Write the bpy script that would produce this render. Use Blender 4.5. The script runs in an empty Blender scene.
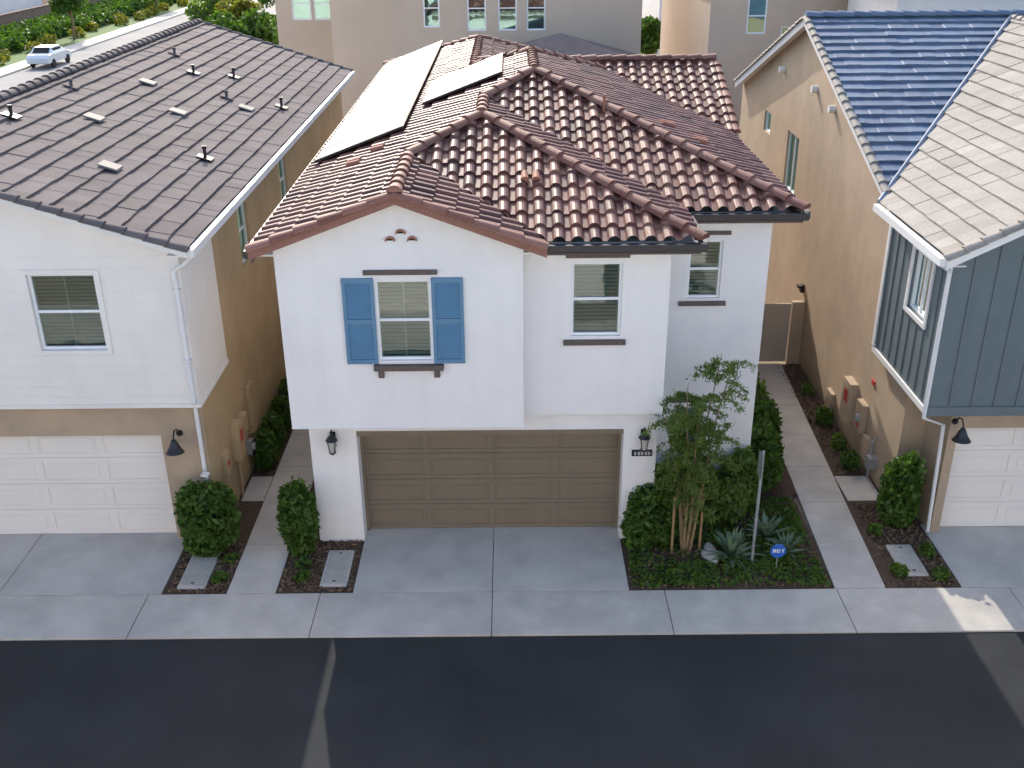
import bpy, math, random, bmesh
import numpy as np
from mathutils import Vector, Matrix
random.seed(7); rng=np.random.default_rng(7)
S=bpy.context.scene
COL=S.collection
ROOTS={}
# ------------------------------------------------------------------ materials
def nm(name):
    m=bpy.data.materials.new(name); m.use_nodes=True
    nt=m.node_tree; b=nt.nodes['Principled BSDF']; return m,nt,b
def pos(nt):
    g=nt.nodes.new('ShaderNodeNewGeometry'); return g.outputs['Position']
def noise(nt,vec,scale,detail=4,rough=.55):
    n=nt.nodes.new('ShaderNodeTexNoise'); n.inputs['Scale'].default_value=scale
    n.inputs['Detail'].default_value=detail; n.inputs['Roughness'].default_value=rough
    nt.links.new(vec,n.inputs['Vector']); return n.outputs['Fac']
def ramp(nt,fac,stops):
    r=nt.nodes.new('ShaderNodeValToRGB'); e=r.color_ramp.elements
    e[0].position=stops[0][0]; e[0].color=(*stops[0][1],1)
    e[1].position=stops[-1][0]; e[1].color=(*stops[-1][1],1)
    for p,c in stops[1:-1]:
        k=e.new(p); k.color=(*c,1)
    nt.links.new(fac,r.inputs['Fac']); return r.outputs['Color']
def mul(nt,a,b,fac=1.0,mode='MULTIPLY'):
    x=nt.nodes.new('ShaderNodeMix'); x.data_type='RGBA'; x.blend_type=mode
    x.inputs[0].default_value=fac
    nt.links.new(a,x.inputs[6])
    if isinstance(b,tuple): x.inputs[7].default_value=(*b,1)
    else: nt.links.new(b,x.inputs[7])
    return x.outputs[2]
def bump(nt,b,h,strength,dist):
    n=nt.nodes.new('ShaderNodeBump'); n.inputs['Strength'].default_value=strength
    n.inputs['Distance'].default_value=dist
    nt.links.new(h,n.inputs['Height']); nt.links.new(n.outputs['Normal'],b.inputs['Normal'])
def mat(name,col,rough=.8,var=.08,ns=3.0,bs=0,bd=.005,metal=0,stain=None,spec=.5,fine=0,streak=0):
    m,nt,b=nm(name); p=pos(nt)
    c0=tuple(min(1,c*(1-var)) for c in col); c1=tuple(min(1,c*(1+var)) for c in col)
    c=ramp(nt,noise(nt,p,ns,5),[(.3,c0),(.7,c1)])
    if stain:
        c=mul(nt,c,ramp(nt,noise(nt,p,stain[0],6,.65),[(.35,(stain[1],)*3),(.6,(1,1,1))]))
    if fine:
        c=mul(nt,c,ramp(nt,noise(nt,p,90,2),[(.3,(1-fine,)*3),(.7,(1+fine,)*3)]))
    if streak:
        mp=nt.nodes.new('ShaderNodeMapping'); mp.inputs['Scale'].default_value=(3.5,3.5,.25); nt.links.new(p,mp.inputs['Vector'])
        c=mul(nt,c,ramp(nt,noise(nt,mp.outputs[0],1.0,5,.6),[(.3,(1-streak,1-streak,1-streak*1.1)),(.55,(1,1,1))]))
    nt.links.new(c,b.inputs['Base Color'])
    b.inputs['Roughness'].default_value=rough; b.inputs['Metallic'].default_value=metal
    b.inputs['Specular IOR Level'].default_value=spec
    if bs: bump(nt,b,noise(nt,p,bs,4),.6,bd)
    return m
def tilemat(name,cols,rough=.55,dirt=.75,spec=.5):
    m,nt,b=nm(name)
    uv=nt.nodes.new('ShaderNodeUVMap'); uv.uv_map='UVMap'
    fl=nt.nodes.new('ShaderNodeVectorMath'); fl.operation='FLOOR'; nt.links.new(uv.outputs[0],fl.inputs[0])
    wn=nt.nodes.new('ShaderNodeTexWhiteNoise'); wn.noise_dimensions='3D'; nt.links.new(fl.outputs[0],wn.inputs['Vector'])
    n=len(cols); c=ramp(nt,wn.outputs['Value'],[(i/(n-1),cc) for i,cc in enumerate(cols)])
    p=pos(nt)
    c=mul(nt,c,ramp(nt,noise(nt,p,.6,6,.7),[(.3,(dirt,)*3),(.65,(1.1,1.1,1.1))]))
    c=mul(nt,c,ramp(nt,noise(nt,p,25,4,.7),[(.25,(.72,.72,.72)),(.7,(1.12,1.12,1.12))]))
    nt.links.new(c,b.inputs['Base Color']); b.inputs['Roughness'].default_value=rough
    b.inputs['Specular IOR Level'].default_value=spec
    bump(nt,b,noise(nt,p,60,3),.5,.004)
    return m
def leafmat(name,cols,trans=.35):
    m,nt,b=nm(name)
    g=nt.nodes.new('ShaderNodeNewGeometry')
    n=len(cols); c=ramp(nt,g.outputs['Random Per Island'],[(i/(n-1),cc) for i,cc in enumerate(cols)])
    c=mul(nt,c,ramp(nt,noise(nt,g.outputs['Position'],3.5,3),[(.3,(.62,.64,.6)),(.7,(1.3,1.25,1.1))]))
    nt.links.new(c,b.inputs['Base Color']); b.inputs['Roughness'].default_value=.5
    b.inputs['Specular IOR Level'].default_value=.3
    t=nt.nodes.new('ShaderNodeBsdfTranslucent'); c2=mul(nt,c,(1.3,1.5,.6)); nt.links.new(c2,t.inputs['Color'])
    mx=nt.nodes.new('ShaderNodeMixShader'); mx.inputs[0].default_value=trans
    nt.links.new(b.outputs[0],mx.inputs[1]); nt.links.new(t.outputs[0],mx.inputs[2])
    nt.links.new(mx.outputs[0],nt.nodes['Material Output'].inputs['Surface']); return m
def glassmat(name,refl=.3,tint=(.8,.9,.88),gc=(.85,.95,.93)):
    m,nt,b=nm(name); nt.nodes.remove(b)
    fr=nt.nodes.new('ShaderNodeFresnel'); fr.inputs[0].default_value=1.5
    ad=nt.nodes.new('ShaderNodeMath'); ad.operation='ADD'; ad.use_clamp=True; ad.inputs[1].default_value=refl
    nt.links.new(fr.outputs[0],ad.inputs[0])
    t=nt.nodes.new('ShaderNodeBsdfTransparent'); t.inputs[0].default_value=(*tint,1)
    g=nt.nodes.new('ShaderNodeBsdfGlossy'); g.inputs['Roughness'].default_value=.03; g.inputs[0].default_value=(*gc,1)
    bp=nt.nodes.new('ShaderNodeBump'); bp.inputs['Strength'].default_value=.12; bp.inputs['Distance'].default_value=.02
    nt.links.new(noise(nt,pos(nt),1.6,2),bp.inputs['Height']); nt.links.new(bp.outputs[0],g.inputs['Normal'])
    mx=nt.nodes.new('ShaderNodeMixShader'); nt.links.new(ad.outputs[0],mx.inputs[0])
    nt.links.new(t.outputs[0],mx.inputs[1]); nt.links.new(g.outputs[0],mx.inputs[2])
    nt.links.new(mx.outputs[0],nt.nodes['Material Output'].inputs['Surface']); return m

M={}
M['white']=mat('white_stucco',(.85,.81,.775),.9,.025,1.2,bs=130,bd=.004,stain=(.5,.95),streak=.035)
M['siding']=mat('painted_siding',(.83,.775,.72),.75,.03,1.0,bs=60,bd=.001,stain=(.6,.95),streak=.03)
M['beige']=mat('beige_stucco',(.47,.355,.245),.9,.05,1.0,bs=120,bd=.004,stain=(.5,.88),streak=.06)
M['tan']=mat('tan_stucco',(.50,.36,.205),.9,.05,1.0,bs=120,bd=.004,stain=(.5,.88),streak=.06)
M['beige2']=mat('beige_stucco_far',(.58,.455,.35),.9,.04,.5,bs=60,stain=(.3,.9))
M['trimbeige']=mat('beige_trim',(.46,.39,.31),.8,.04,2)
M['whitedoor']=mat('white_garage_paint',(.82,.765,.70),.5,.02,1.5)
M['garage']=mat('brown_garage_paint',(.205,.160,.108),.5,.05,2.0,streak=.06)
M['brown']=mat('brown_wood_trim',(.115,.085,.072),.7,.2,14,bs=40,bd=.003)
M['blue']=mat('blue_shutter_paint',(.095,.215,.335),.5,.07,5)
M['blue_slate']=mat('slate_blue_board',(.125,.16,.172),.7,.06,3,bs=60,bd=.001,streak=.06)
M['vinyl']=mat('white_vinyl',(.82,.82,.81),.35,.01)
M['black']=mat('black_metal',(.015,.015,.016),.4,.1)
M['gutter']=mat('dark_gutter',(.02,.018,.02),.4,.1)
M['whitemetal']=mat('white_gutter_metal',(.75,.74,.72),.4,.03)
M['grey']=mat('grey_metal',(.35,.36,.36),.45,.1,metal=.3)
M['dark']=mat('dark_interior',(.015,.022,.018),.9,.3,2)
M['slat']=mat('blind_slats',(.21,.235,.215),.6,.04)
M['glass']=glassmat('window_glass',.07,(.75,.9,.85))
M['tealglass']=glassmat('window_glass_low_e',.35,(.5,.85,.8),(.6,.95,.9))
M['lampglass']=mat('frosted_lamp_glass',(.5,.48,.42),.2,.1)
M['concrete']=mat('concrete',(.55,.515,.465),.85,.09,1.3,bs=200,bd=.002,stain=(.9,.84),fine=.07)
M['walk']=mat('sidewalk_concrete',(.56,.515,.455),.85,.1,1.7,bs=200,bd=.002,stain=(.7,.82),fine=.08)
M['cover']=mat('concrete_vault_lid',(.44,.41,.36),.9,.1,6,bs=150,bd=.003,fine=.1)
M['asphalt']=mat('asphalt',(.034,.0355,.037),.8,.2,.45,bs=260,bd=.006,stain=(1.2,.84),fine=.3,spec=.25)
M['road2']=mat('old_asphalt',(.26,.25,.24),.9,.12,.3)
M['ground']=mat('ground_soil',(.22,.18,.13),.95,.2,.4,bs=8,bd=.03)
M['mulch']=mat('brown_mulch',(.085,.052,.032),.95,.45,16,bs=45,bd=.03,fine=.4)
M['grass']=mat('grass',(.09,.16,.035),.9,.3,3,bs=30,bd=.03)
M['blockwall']=mat('block_wall',(.22,.15,.11),.9,.15,2)
M['bark']=mat('thin_bark',(.24,.165,.085),.85,.3,20,bs=60,bd=.004)
M['stake']=mat('wood_stake',(.32,.20,.09),.8,.2,12)
M['stone']=mat('pale_boulder',(.42,.40,.37),.9,.2,8,bs=20,bd=.02)
M['clay']=mat('clay_vent',(.36,.14,.085),.7,.15,6)
M['signblue']=mat('blue_sign',(.03,.13,.5),.4,.05)
M['signwhite']=mat('white_sign',(.8,.8,.8),.4,.02)
M['red']=mat('red_label',(.5,.04,.03),.5,.05)
M['carpaint']=mat('white_car_paint',(.7,.72,.74),.2,.01)
M['tyre']=mat('tyre_rubber',(.02,.02,.02),.9,.1)
M['tile']=tilemat('clay_s_tile',[(.095,.032,.026),(.155,.053,.039),(.205,.078,.056),(.125,.042,.033),(.29,.145,.105),(.175,.060,.047),(.08,.034,.030)],.5,.75,.4)
M['cap']=tilemat('clay_cap_tile',[(.18,.070,.050),(.235,.098,.070),(.30,.145,.105),(.20,.085,.066)],.6,.85,.3)
M['flat']=tilemat('brown_flat_tile',[(.128,.106,.106),(.155,.131,.130),(.14,.118,.118),(.175,.148,.146)],.85,.85,.15)
M['slate']=tilemat('slate_flat_tile',[(.085,.125,.195),(.115,.16,.24),(.135,.18,.255),(.10,.145,.215)],.5,.8,.4)  # sky reflection painted in as blue; same roof tile as greytile
M['greytile']=tilemat('weathered_grey_tile',[(.25,.225,.195),(.30,.275,.24),(.275,.25,.22),(.34,.31,.275)],.7,.85,.25)  # sunlit tone painted into the same roof's tile for the left-facing wing slope
M['leaf']=leafmat('hedge_leaves',[(.05,.10,.018),(.075,.145,.028),(.105,.185,.035),(.06,.12,.022)])
M['leafl']=leafmat('light_leaves',[(.10,.17,.04),(.15,.225,.055),(.125,.195,.045),(.18,.235,.07)],.45)
M['leafd']=leafmat('groundcover_leaves',[(.055,.11,.02),(.085,.17,.028),(.12,.21,.04),(.15,.19,.05)],.4)
M['leafy']=leafmat('yellow_tree_leaves',[(.18,.18,.03),(.24,.21,.04),(.14,.16,.03)],.4)
M['agave']=leafmat('agave_blade',[(.13,.20,.14),(.17,.24,.17),(.15,.22,.13)],.1)
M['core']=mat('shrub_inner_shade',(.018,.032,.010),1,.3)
def solar():
    m,nt,b=nm('solar_cells')
    b.inputs['Roughness'].default_value=.5
    b.inputs['Specular IOR Level'].default_value=.35
    p=pos(nt); c=ramp(nt,noise(nt,p,.7,5),[(.3,(.10,.112,.105)),(.7,(.135,.147,.137))]); nt.links.new(c,b.inputs['Base Color'])
    return m
M['solar']=solar()

# ------------------------------------------------------------------ builders
def root(name):
    e=bpy.data.objects.new(name,None); COL.objects.link(e); e.empty_display_size=.5
    ROOTS[e]=[]; return e
def link(name,me,mt,parent,smooth=False,bevel=0):
    o=bpy.data.objects.new(name,me); COL.objects.link(o)
    if mt: me.materials.append(M[mt] if isinstance(mt,str) else mt)
    if smooth: me.polygons.foreach_set('use_smooth',[True]*len(me.polygons))
    if bevel:
        b=o.modifiers.new('bev','BEVEL'); b.width=bevel; b.segments=2; b.limit_method='ANGLE'
    if parent: o.parent=parent; ROOTS[parent].append(o)
    return o
class MB:
    def __init__(s): s.v=[]; s.f=[]
    def box(s,x0,x1,y0,y1,z0,z1):
        if x0>x1:x0,x1=x1,x0
        if y0>y1:y0,y1=y1,y0
        if z0>z1:z0,z1=z1,z0
        n=len(s.v)
        s.v+=[(x0,y0,z0),(x1,y0,z0),(x1,y1,z0),(x0,y1,z0),(x0,y0,z1),(x1,y0,z1),(x1,y1,z1),(x0,y1,z1)]
        s.f+=[tuple(n+i for i in q) for q in((0,3,2,1),(4,5,6,7),(0,1,5,4),(1,2,6,5),(2,3,7,6),(3,0,4,7))]; return s
    def poly(s,*p):
        n=len(s.v); s.v+=[tuple(q) for q in p]; s.f.append(tuple(range(n,n+len(p)))); return s
    def prism(s,pts,z0,z1):
        n=len(s.v);k=len(pts)
        s.v+=[(x,y,z0) for x,y in pts]+[(x,y,z1) for x,y in pts]
        s.f.append(tuple(range(n+k-1,n-1,-1))); s.f.append(tuple(range(n+k,n+2*k)))
        for i in range(k): j=(i+1)%k; s.f.append((n+i,n+j,n+k+j,n+k+i))
        return s
    def tube(s,pts,rad,sides=8,cap=True):
        pts=[Vector(p) for p in pts]; n0=len(s.v)
        if not hasattr(rad,'__len__'): rad=[rad]*len(pts)
        for i,p in enumerate(pts):
            d=(pts[min(i+1,len(pts)-1)]-pts[max(i-1,0)]).normalized()
            a=d.orthogonal() if i==0 else (a-d*a.dot(d))
            a.normalize(); b=d.cross(a)
            for k in range(sides):
                t=2*math.pi*k/sides; s.v.append(tuple(p+(a*math.cos(t)+b*math.sin(t))*rad[i]))
        for i in range(len(pts)-1):
            for k in range(sides):
                k2=(k+1)%sides; A=n0+i*sides; B=A+sides
                s.f.append((A+k,A+k2,B+k2,B+k))
        if cap:
            s.f.append(tuple(n0+k for k in range(sides))[::-1]); e=n0+(len(pts)-1)*sides
            s.f.append(tuple(e+k for k in range(sides)))
        return s
    def sloped(s,x0,z0,x1,z1,y0,y1,th):
        n=len(s.v)
        s.v+=[(x0,y0,z0-th),(x1,y0,z1-th),(x1,y1,z1-th),(x0,y1,z0-th),(x0,y0,z0),(x1,y0,z1),(x1,y1,z1),(x0,y1,z0)]
        s.f+=[tuple(n+i for i in q) for q in((0,3,2,1),(4,5,6,7),(0,1,5,4),(1,2,6,5),(2,3,7,6),(3,0,4,7))]; return s
    def slopedY(s,y0,z0,y1,z1,x0,x1,th):
        n=len(s.v)
        s.v+=[(x0,y0,z0-th),(x0,y1,z1-th),(x1,y1,z1-th),(x1,y0,z0-th),(x0,y0,z0),(x0,y1,z1),(x1,y1,z1),(x1,y0,z0)]
        s.f+=[tuple(n+i for i in q) for q in((0,3,2,1),(4,5,6,7),(0,1,5,4),(1,2,6,5),(2,3,7,6),(3,0,4,7))]; return s
    def obj(s,name,mt,parent=None,smooth=False,bevel=0):
        me=bpy.data.meshes.new(name); me.from_pydata(s.v,[],s.f); me.update()
        bm=bmesh.new(); bm.from_mesh(me); bmesh.ops.recalc_face_normals(bm,faces=bm.faces); bm.to_mesh(me); bm.free()
        return link(name,me,mt,parent,smooth,bevel)
def FP(face,c):
    if face=='F': return lambda a,d,z:(a,c-d,z)
    if face=='B': return lambda a,d,z:(a,c+d,z)
    if face=='R': return lambda a,d,z:(c+d,a,z)
    if face=='L': return lambda a,d,z:(c-d,a,z)
def fbox(mb,P,a0,a1,d0,d1,z0,z1):
    p=P(a0,d0,z0); q=P(a1,d1,z1); mb.box(p[0],q[0],p[1],q[1],p[2],q[2])
def wall(name,face,c,a0,a1,z0,z1,holes,mt,parent,rev=.13):
    P=FP(face,c); mb=MB()
    A=sorted({a0,a1,*[h[0] for h in holes],*[h[1] for h in holes]}); Z=sorted({z0,z1,*[h[2] for h in holes],*[h[3] for h in holes]})
    for i in range(len(A)-1):
        for j in range(len(Z)-1):
            ca=(A[i]+A[i+1])/2; cz=(Z[j]+Z[j+1])/2
            if any(h[0]<ca<h[1] and h[2]<cz<h[3] for h in holes): continue
            mb.poly(P(A[i],0,Z[j]),P(A[i+1],0,Z[j]),P(A[i+1],0,Z[j+1]),P(A[i],0,Z[j+1]))
    for h in holes:
        b0,b1,y0,y1=h[:4]
        for (p,q) in (((b0,y0),(b1,y0)),((b1,y0),(b1,y1)),((b1,y1),(b0,y1)),((b0,y1),(b0,y0))):
            mb.poly(P(p[0],0,p[1]),P(q[0],0,q[1]),P(q[0],-rev,q[1]),P(p[0],-rev,p[1]))
    return mb.obj(name,mt,parent)
def window(parent,face,c,a0,a1,z0,z1,rail=True,glass='glass',rec=.05,slats=True,fw=.05,mull=False):
    P=FP(face,c); fr=MB()
    d0,d1=-rec-.06,-rec
    fbox(fr,P,a0,a0+fw,d0,d1,z0,z1); fbox(fr,P,a1-fw,a1,d0,d1,z0,z1)
    fbox(fr,P,a0+fw,a1-fw,d0,d1,z0,z0+fw); fbox(fr,P,a0+fw,a1-fw,d0,d1,z1-fw,z1)
    zm=(z0+z1)/2
    if rail: fbox(fr,P,a0+fw,a1-fw,d0+.005,d1-.008,zm-.025,zm+.025)
    if mull: fbox(fr,P,(a0+a1)/2-.025,(a0+a1)/2+.025,d0+.007,d1-.01,z0+fw,z1-fw)
    fr.obj('window_frame','vinyl',parent,bevel=.004)
    g=MB(); g.poly(P(a0+.02,-rec-.035,z0+.02),P(a1-.02,-rec-.035,z0+.02),P(a1-.02,-rec-.035,z1-.02),P(a0+.02,-rec-.035,z1-.02)); g.obj('window_glass',glass,parent)
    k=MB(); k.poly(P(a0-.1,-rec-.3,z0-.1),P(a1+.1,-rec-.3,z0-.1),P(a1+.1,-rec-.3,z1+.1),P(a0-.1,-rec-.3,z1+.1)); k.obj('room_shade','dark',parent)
    if slats:
        sl=MB(); z=z0+fw+.02
        while z<z1-fw-.03:
            sl.poly(P(a0+.04,-rec-.075,z),P(a1-.04,-rec-.075,z),P(a1-.04,-rec-.115,z+.036),P(a0+.04,-rec-.115,z+.036)); z+=.068
        n=int((a1-a0)/.45)
        for i in range(n+1):
            a=a0+.06+(a1-a0-.12)*i/max(1,n); fbox(sl,P,a-.012,a+.012,-rec-.07,-rec-.066,z0+.05,z1-.05)
        sl.obj('window_blinds','slat',parent)
BAR=[(0.0,.0),(.26,0.),(.31,.25),(.38,.62),(.48,.9),(.62,1.),(.76,.9),(.87,.62),(.94,.25),(.985,0.)]
FLT=[(0.01,.0),(.985,0.)]
def roof(name,poly,dr,e0,z0,p,style,mt,parent,w=.30,c=.36,step=.035,bh=.072,zoff=0):
    xs=[q[0] for q in poly]; ys=[q[1] for q in poly]
    if dr in 'LR':
        t0,t1=min(ys),max(ys); ss=[(x-e0) if dr=='L' else (e0-x) for x in xs]
        W=(lambda t,s:(e0+s,t)) if dr=='L' else (lambda t,s:(e0-s,t))
    else:
        t0,t1=min(xs),max(xs); ss=[(y-e0) if dr=='F' else (e0-y) for y in ys]
        W=(lambda t,s:(t,e0+s)) if dr=='F' else (lambda t,s:(t,e0-s))
    s0,s1=min(ss),max(ss)
    prof=BAR if style=='barrel' else FLT
    i0=math.floor(t0/w)-1; i1=math.ceil(t1/w)+1; k0=math.floor(s0/c+1e-6); k1=math.ceil(s1/c-1e-6)
    cols=[(i,f,h) for i in range(i0,i1) for f,h in prof]
    v=[];uv=[];f=[]
    for k in range(k0,k1):
        jit={i:random.uniform(-.007,.007) for i in range(i0,i1)}
        jl={i:random.uniform(0,.018) for i in range(i0,i1)}
        for row in (0,1):
            for (i,fx,h) in cols:
                s=(k*c - jl[i]) if row==0 else (k+1)*c-.004
                if row==0 and k==k0: s=k*c
                offx=0
                if style!='barrel' and k%2: offx=.5*w
                x,y=W((i+fx)*w+offx,s)
                hh=(step if row==0 else 0)+(bh*h if style=='barrel' else 0)+jit[i]
                if style=='barrel' and row==0: hh+=.012*h
                v.append((x,y,z0+p*s+hh+zoff)); uv.append((i+min(.97,max(.03,fx)),k+(.05 if row==0 else .95)))
    nc=len(cols); nr=2*(k1-k0)
    for r in range(nr-1):
        for j in range(nc-1):
            a=r*nc+j; f.append((a,a+1,a+nc+1,a+nc))
    me=bpy.data.meshes.new(name); me.from_pydata(v,[],f); me.update()
    ul=me.uv_layers.new(name='UVMap'); lv=np.zeros(len(me.loops),dtype=np.int32); me.loops.foreach_get('vertex_index',lv)
    U=np.array(uv)[lv]; nf=len(f); U=U.reshape(nf,4,2); U[:]=U[:,:1,:]; ul.data.foreach_set('uv',U.reshape(-1).astype(np.float32))
    bm=bmesh.new(); bm.from_mesh(me)
    cx=sum(xs)/len(xs); cy=sum(ys)/len(ys)
    for i in range(len(poly)):
        a=poly[i]; b=poly[(i+1)%len(poly)]
        d=Vector((b[0]-a[0],b[1]-a[1],0))
        if d.length<1e-6: continue
        n=Vector((d.y,-d.x,0)).normalized()
        if n.x*(cx-a[0])+n.y*(cy-a[1])>0: n=-n
        bmesh.ops.bisect_plane(bm,geom=bm.verts[:]+bm.edges[:]+bm.faces[:],plane_co=(a[0]+n.x*.003,a[1]+n.y*.003,0),plane_no=n,clear_outer=True)
    bmesh.ops.recalc_face_normals(bm,faces=bm.faces)
    for fc in bm.faces:
        if fc.normal.z<0 and abs(fc.normal.z)>.2: fc.normal_flip()
    bm.to_mesh(me); bm.free()
    return link(name,me,mt,parent)
def caps(name,lines,parent,mt='cap',r=.115,L=.40,up=.05):
    v=[];f=[];uv=[]; idc=0
    for A,B in lines:
        A=Vector(A);B=Vector(B); d=(B-A); n=max(1,round(d.length/L)); d.normalize()
        side=d.cross(Vector((0,0,1))).normalized(); upv=side.cross(d).normalized(); l=(B-A).length/n
        for i in range(n):
            idc+=1; P0=A+d*(l*i-.02); P1=A+d*(l*(i+1)+.02); j=random.uniform(-.006,.006)
            n0=len(v); K=8
            for (P,rr,uo) in ((P0,r*1.1,up+.02),(P1,r*.9,up-.005)):
                for k in range(K+1):
                    t=math.pi*k/K
                    v.append(tuple(P+side*(rr*math.cos(t)+j)+upv*(rr*.85*math.sin(t)+uo-.03))); uv.append((idc+.5,.5))
            for k in range(K): f.append((n0+k,n0+k+1,n0+K+1+k+1,n0+K+1+k)); 
            f.append(tuple(n0+k for k in range(K+1)))
            f.append(tuple(n0+K+1+k for k in range(K+1)))
    me=bpy.data.meshes.new(name); me.from_pydata(v,[],f); me.update()
    ul=me.uv_layers.new(name='UVMap'); lv=np.zeros(len(me.loops),dtype=np.int32); me.loops.foreach_get('vertex_index',lv)
    ul.data.foreach_set('uv',np.array(uv)[lv].reshape(-1).astype(np.float32))
    return link(name,me,mt,parent)
def leaves(name,P,size,mt,parent,elong=1.8,axis=None):
    N=len(P); P=np.asarray(P)
    a=rng.normal(size=(N,3)); 
    if axis is not None: a=a*.45+np.asarray(axis)
    a/=np.linalg.norm(a,axis=1,keepdims=True)
    q=rng.normal(size=(N,3))
    b=np.cross(a,q); b/=np.linalg.norm(b,axis=1,keepdims=True)+1e-9
    s=size*(.6+.8*rng.random((N,1)))
    L=a*s*elong/2; Wd=b*s/2
    V=np.stack([P-L,P+Wd-L*.1,P+L,P-Wd-L*.1],1).reshape(-1,3)
    me=bpy.data.meshes.new(name); me.vertices.add(4*N); me.vertices.foreach_set('co',V.reshape(-1).astype(np.float32))
    me.loops.add(4*N); me.loops.foreach_set('vertex_index',np.arange(4*N,dtype=np.int32))
    me.polygons.add(N); me.polygons.foreach_set('loop_start',np.arange(0,4*N,4,dtype=np.int32))
    try: me.polygons.foreach_set('loop_total',np.full(N,4,dtype=np.int32))
    except Exception: pass
    me.update(calc_edges=True); me.validate()
    return link(name,me,mt,parent)
def blobpts(c,r,N,box=2.0,lumps=14,seed=0,shell=.35):
    rg=np.random.default_rng(seed)
    d=rg.normal(size=(N,3)); d/=np.linalg.norm(d,axis=1,keepdims=True)
    ld=rg.normal(size=(lumps,3)); ld/=np.linalg.norm(ld,axis=1,keepdims=True)
    lump=np.max(d@ld.T,axis=1)
    rad=(1-shell*rg.random(N)**1.6)*(.76+.3*np.clip((lump-.5)*2,0,1))+.06*rg.normal(size=N)
    if box!=2.0:
        k=1/(np.sum(np.abs(d)**box,axis=1)**(1/box)); d=d*k[:,None]
    return np.asarray(c)+d*rad[:,None]*np.asarray(r)
def bush(name,c,r,N=2500,size=.07,mt='leaf',box=2.0,seed=0,z0=0):
    e=root(name)
    P=blobpts(c,r,N,box,seed=seed); P=P[P[:,2]>z0+.03]
    leaves('foliage',P,size,mt,e)
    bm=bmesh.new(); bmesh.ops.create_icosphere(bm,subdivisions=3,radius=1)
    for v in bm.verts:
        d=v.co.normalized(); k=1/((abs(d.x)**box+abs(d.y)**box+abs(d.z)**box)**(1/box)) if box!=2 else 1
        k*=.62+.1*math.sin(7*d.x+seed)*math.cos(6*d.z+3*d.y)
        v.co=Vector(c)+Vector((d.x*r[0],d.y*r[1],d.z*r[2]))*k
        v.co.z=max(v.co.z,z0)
    me=bpy.data.meshes.new('inner'); bm.to_mesh(me); bm.free(); link('inner_branches',me,'core',e)  # solid dark blob, its colour stands in for shade between the leaves
    st=MB()
    for i in range(3): st.tube([(c[0]+.03*i-.03,c[1],z0-.02),(c[0]+(.1*i-.1),c[1]+.03*i,c[2])],[.018,.01],6)
    st.obj('stems','bark',e); return e
def slab(mb,x0,x1,y0,y1,z0=-.08,z1=.03,g=.006): mb.box(x0+g,x1-g,y0+g,y1-g,z0,z1)

# ------------------------------------------------------------------ ground, road, paths
mb=MB(); mb.poly((-900,-900,-.06),(900,-900,-.06),(900,900,-.06),(-900,900,-.06)); mb.obj('ground','ground')
mb=MB(); mb.poly((-80,6.6,0),(80,6.6,0),(80,13.93,0),(-80,13.93,0)); mb.obj('asphalt_road','asphalt')
e=root('sidewalk'); mb=MB()
for i in range(-9,10):
    x=-.38+3.06*i; slab(mb,x,x+3.06,13.93,15.14)
for i in range(-9,10):
    x=-.38+3.06*i; slab(mb,x,x+3.06,5.4,6.6)
mb.obj('sidewalk_slabs','walk',e,bevel=.008)
mb=MB(); mb.box(-30,30,13.94,15.13,-.07,.012); mb.obj('joint_filler','mulch',e)
e=root('driveway'); mb=MB(); slab(mb,-2.87,-.38,15.14,17.3,z1=.034); slab(mb,-.38,2.06,15.14,17.3,z1=.034); mb.obj('driveway_slabs','concrete',e,bevel=.008)
e=root('driveway'); mb=MB(); 
for a,b in((-9.2,-6.28),(-12.1,-9.2)): slab(mb,a,b,15.14,17.2,z1=.034)
mb.obj('driveway_slabs','concrete',e,bevel=.008)
e=root('driveway'); mb=MB()
for a,b in((7.98,10.9),(10.9,13.8)): slab(mb,a,b,15.14,17.2,z1=.034)
mb.obj('driveway_slabs','concrete',e,bevel=.008)
e=root('side_path'); mb=MB()
ys=[15.14,16.7,18.2,19.7,21.2,22.7,24.2,26,28,30,32,34,36]
for i in range(len(ys)-1): slab(mb,-5.12,-4.24,ys[i],ys[i+1],z1=.036)
slab(mb,-5.6,-5.125,18.3,19.3,z1=.03)
mb.obj('path_slabs','walk',e,bevel=.008)
e=root('side_path'); mb=MB()
def pl(y): return 5.72+(y-15.14)*.045
def prt(y): return 6.62+(y-15.14)*.05
ys=[15.14,16.6,18.05,19.5,21,22.5,24,25]
for i in range(len(ys)-1):
    a,b=ys[i]+.006,ys[i+1]-.006; mb.prism([(pl(a),a),(prt(a),a),(prt(b),b),(pl(b),b)],-.08,.036)
slab(mb,6.83,7.55,18.1,19.1,z1=.032)
mb.obj('path_slabs','walk',e,bevel=.008)
e=root('planting_bed'); mb=MB()
mb.box(2.06,5.76,15.15,18.4,-.07,.015); mb.box(4.8,6.2,18.4,25,-.07,.016)
mb.box(-4.24,-2.87,15.15,16.8,-.07,.015); mb.box(-6.27,-5.12,15.15,16.9,-.07,.015); mb.box(-5.6,-5.12,16.9,30,-.07,.014)
mb.box(-4.24,-3.7,16.8,36,-.07,.012)
mb.box(6.6,7.98,15.15,18.1,-.07,.015); mb.box(6.7,7.6,18.1,25,-.07,.013)
mb.obj('mulch','mulch',e)
LIDS=((-5.80,15.85,.52,1.1),(-3.25,15.9,.5,1.15),(7.3,16.0,.48,1.0))
P=[]
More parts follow.
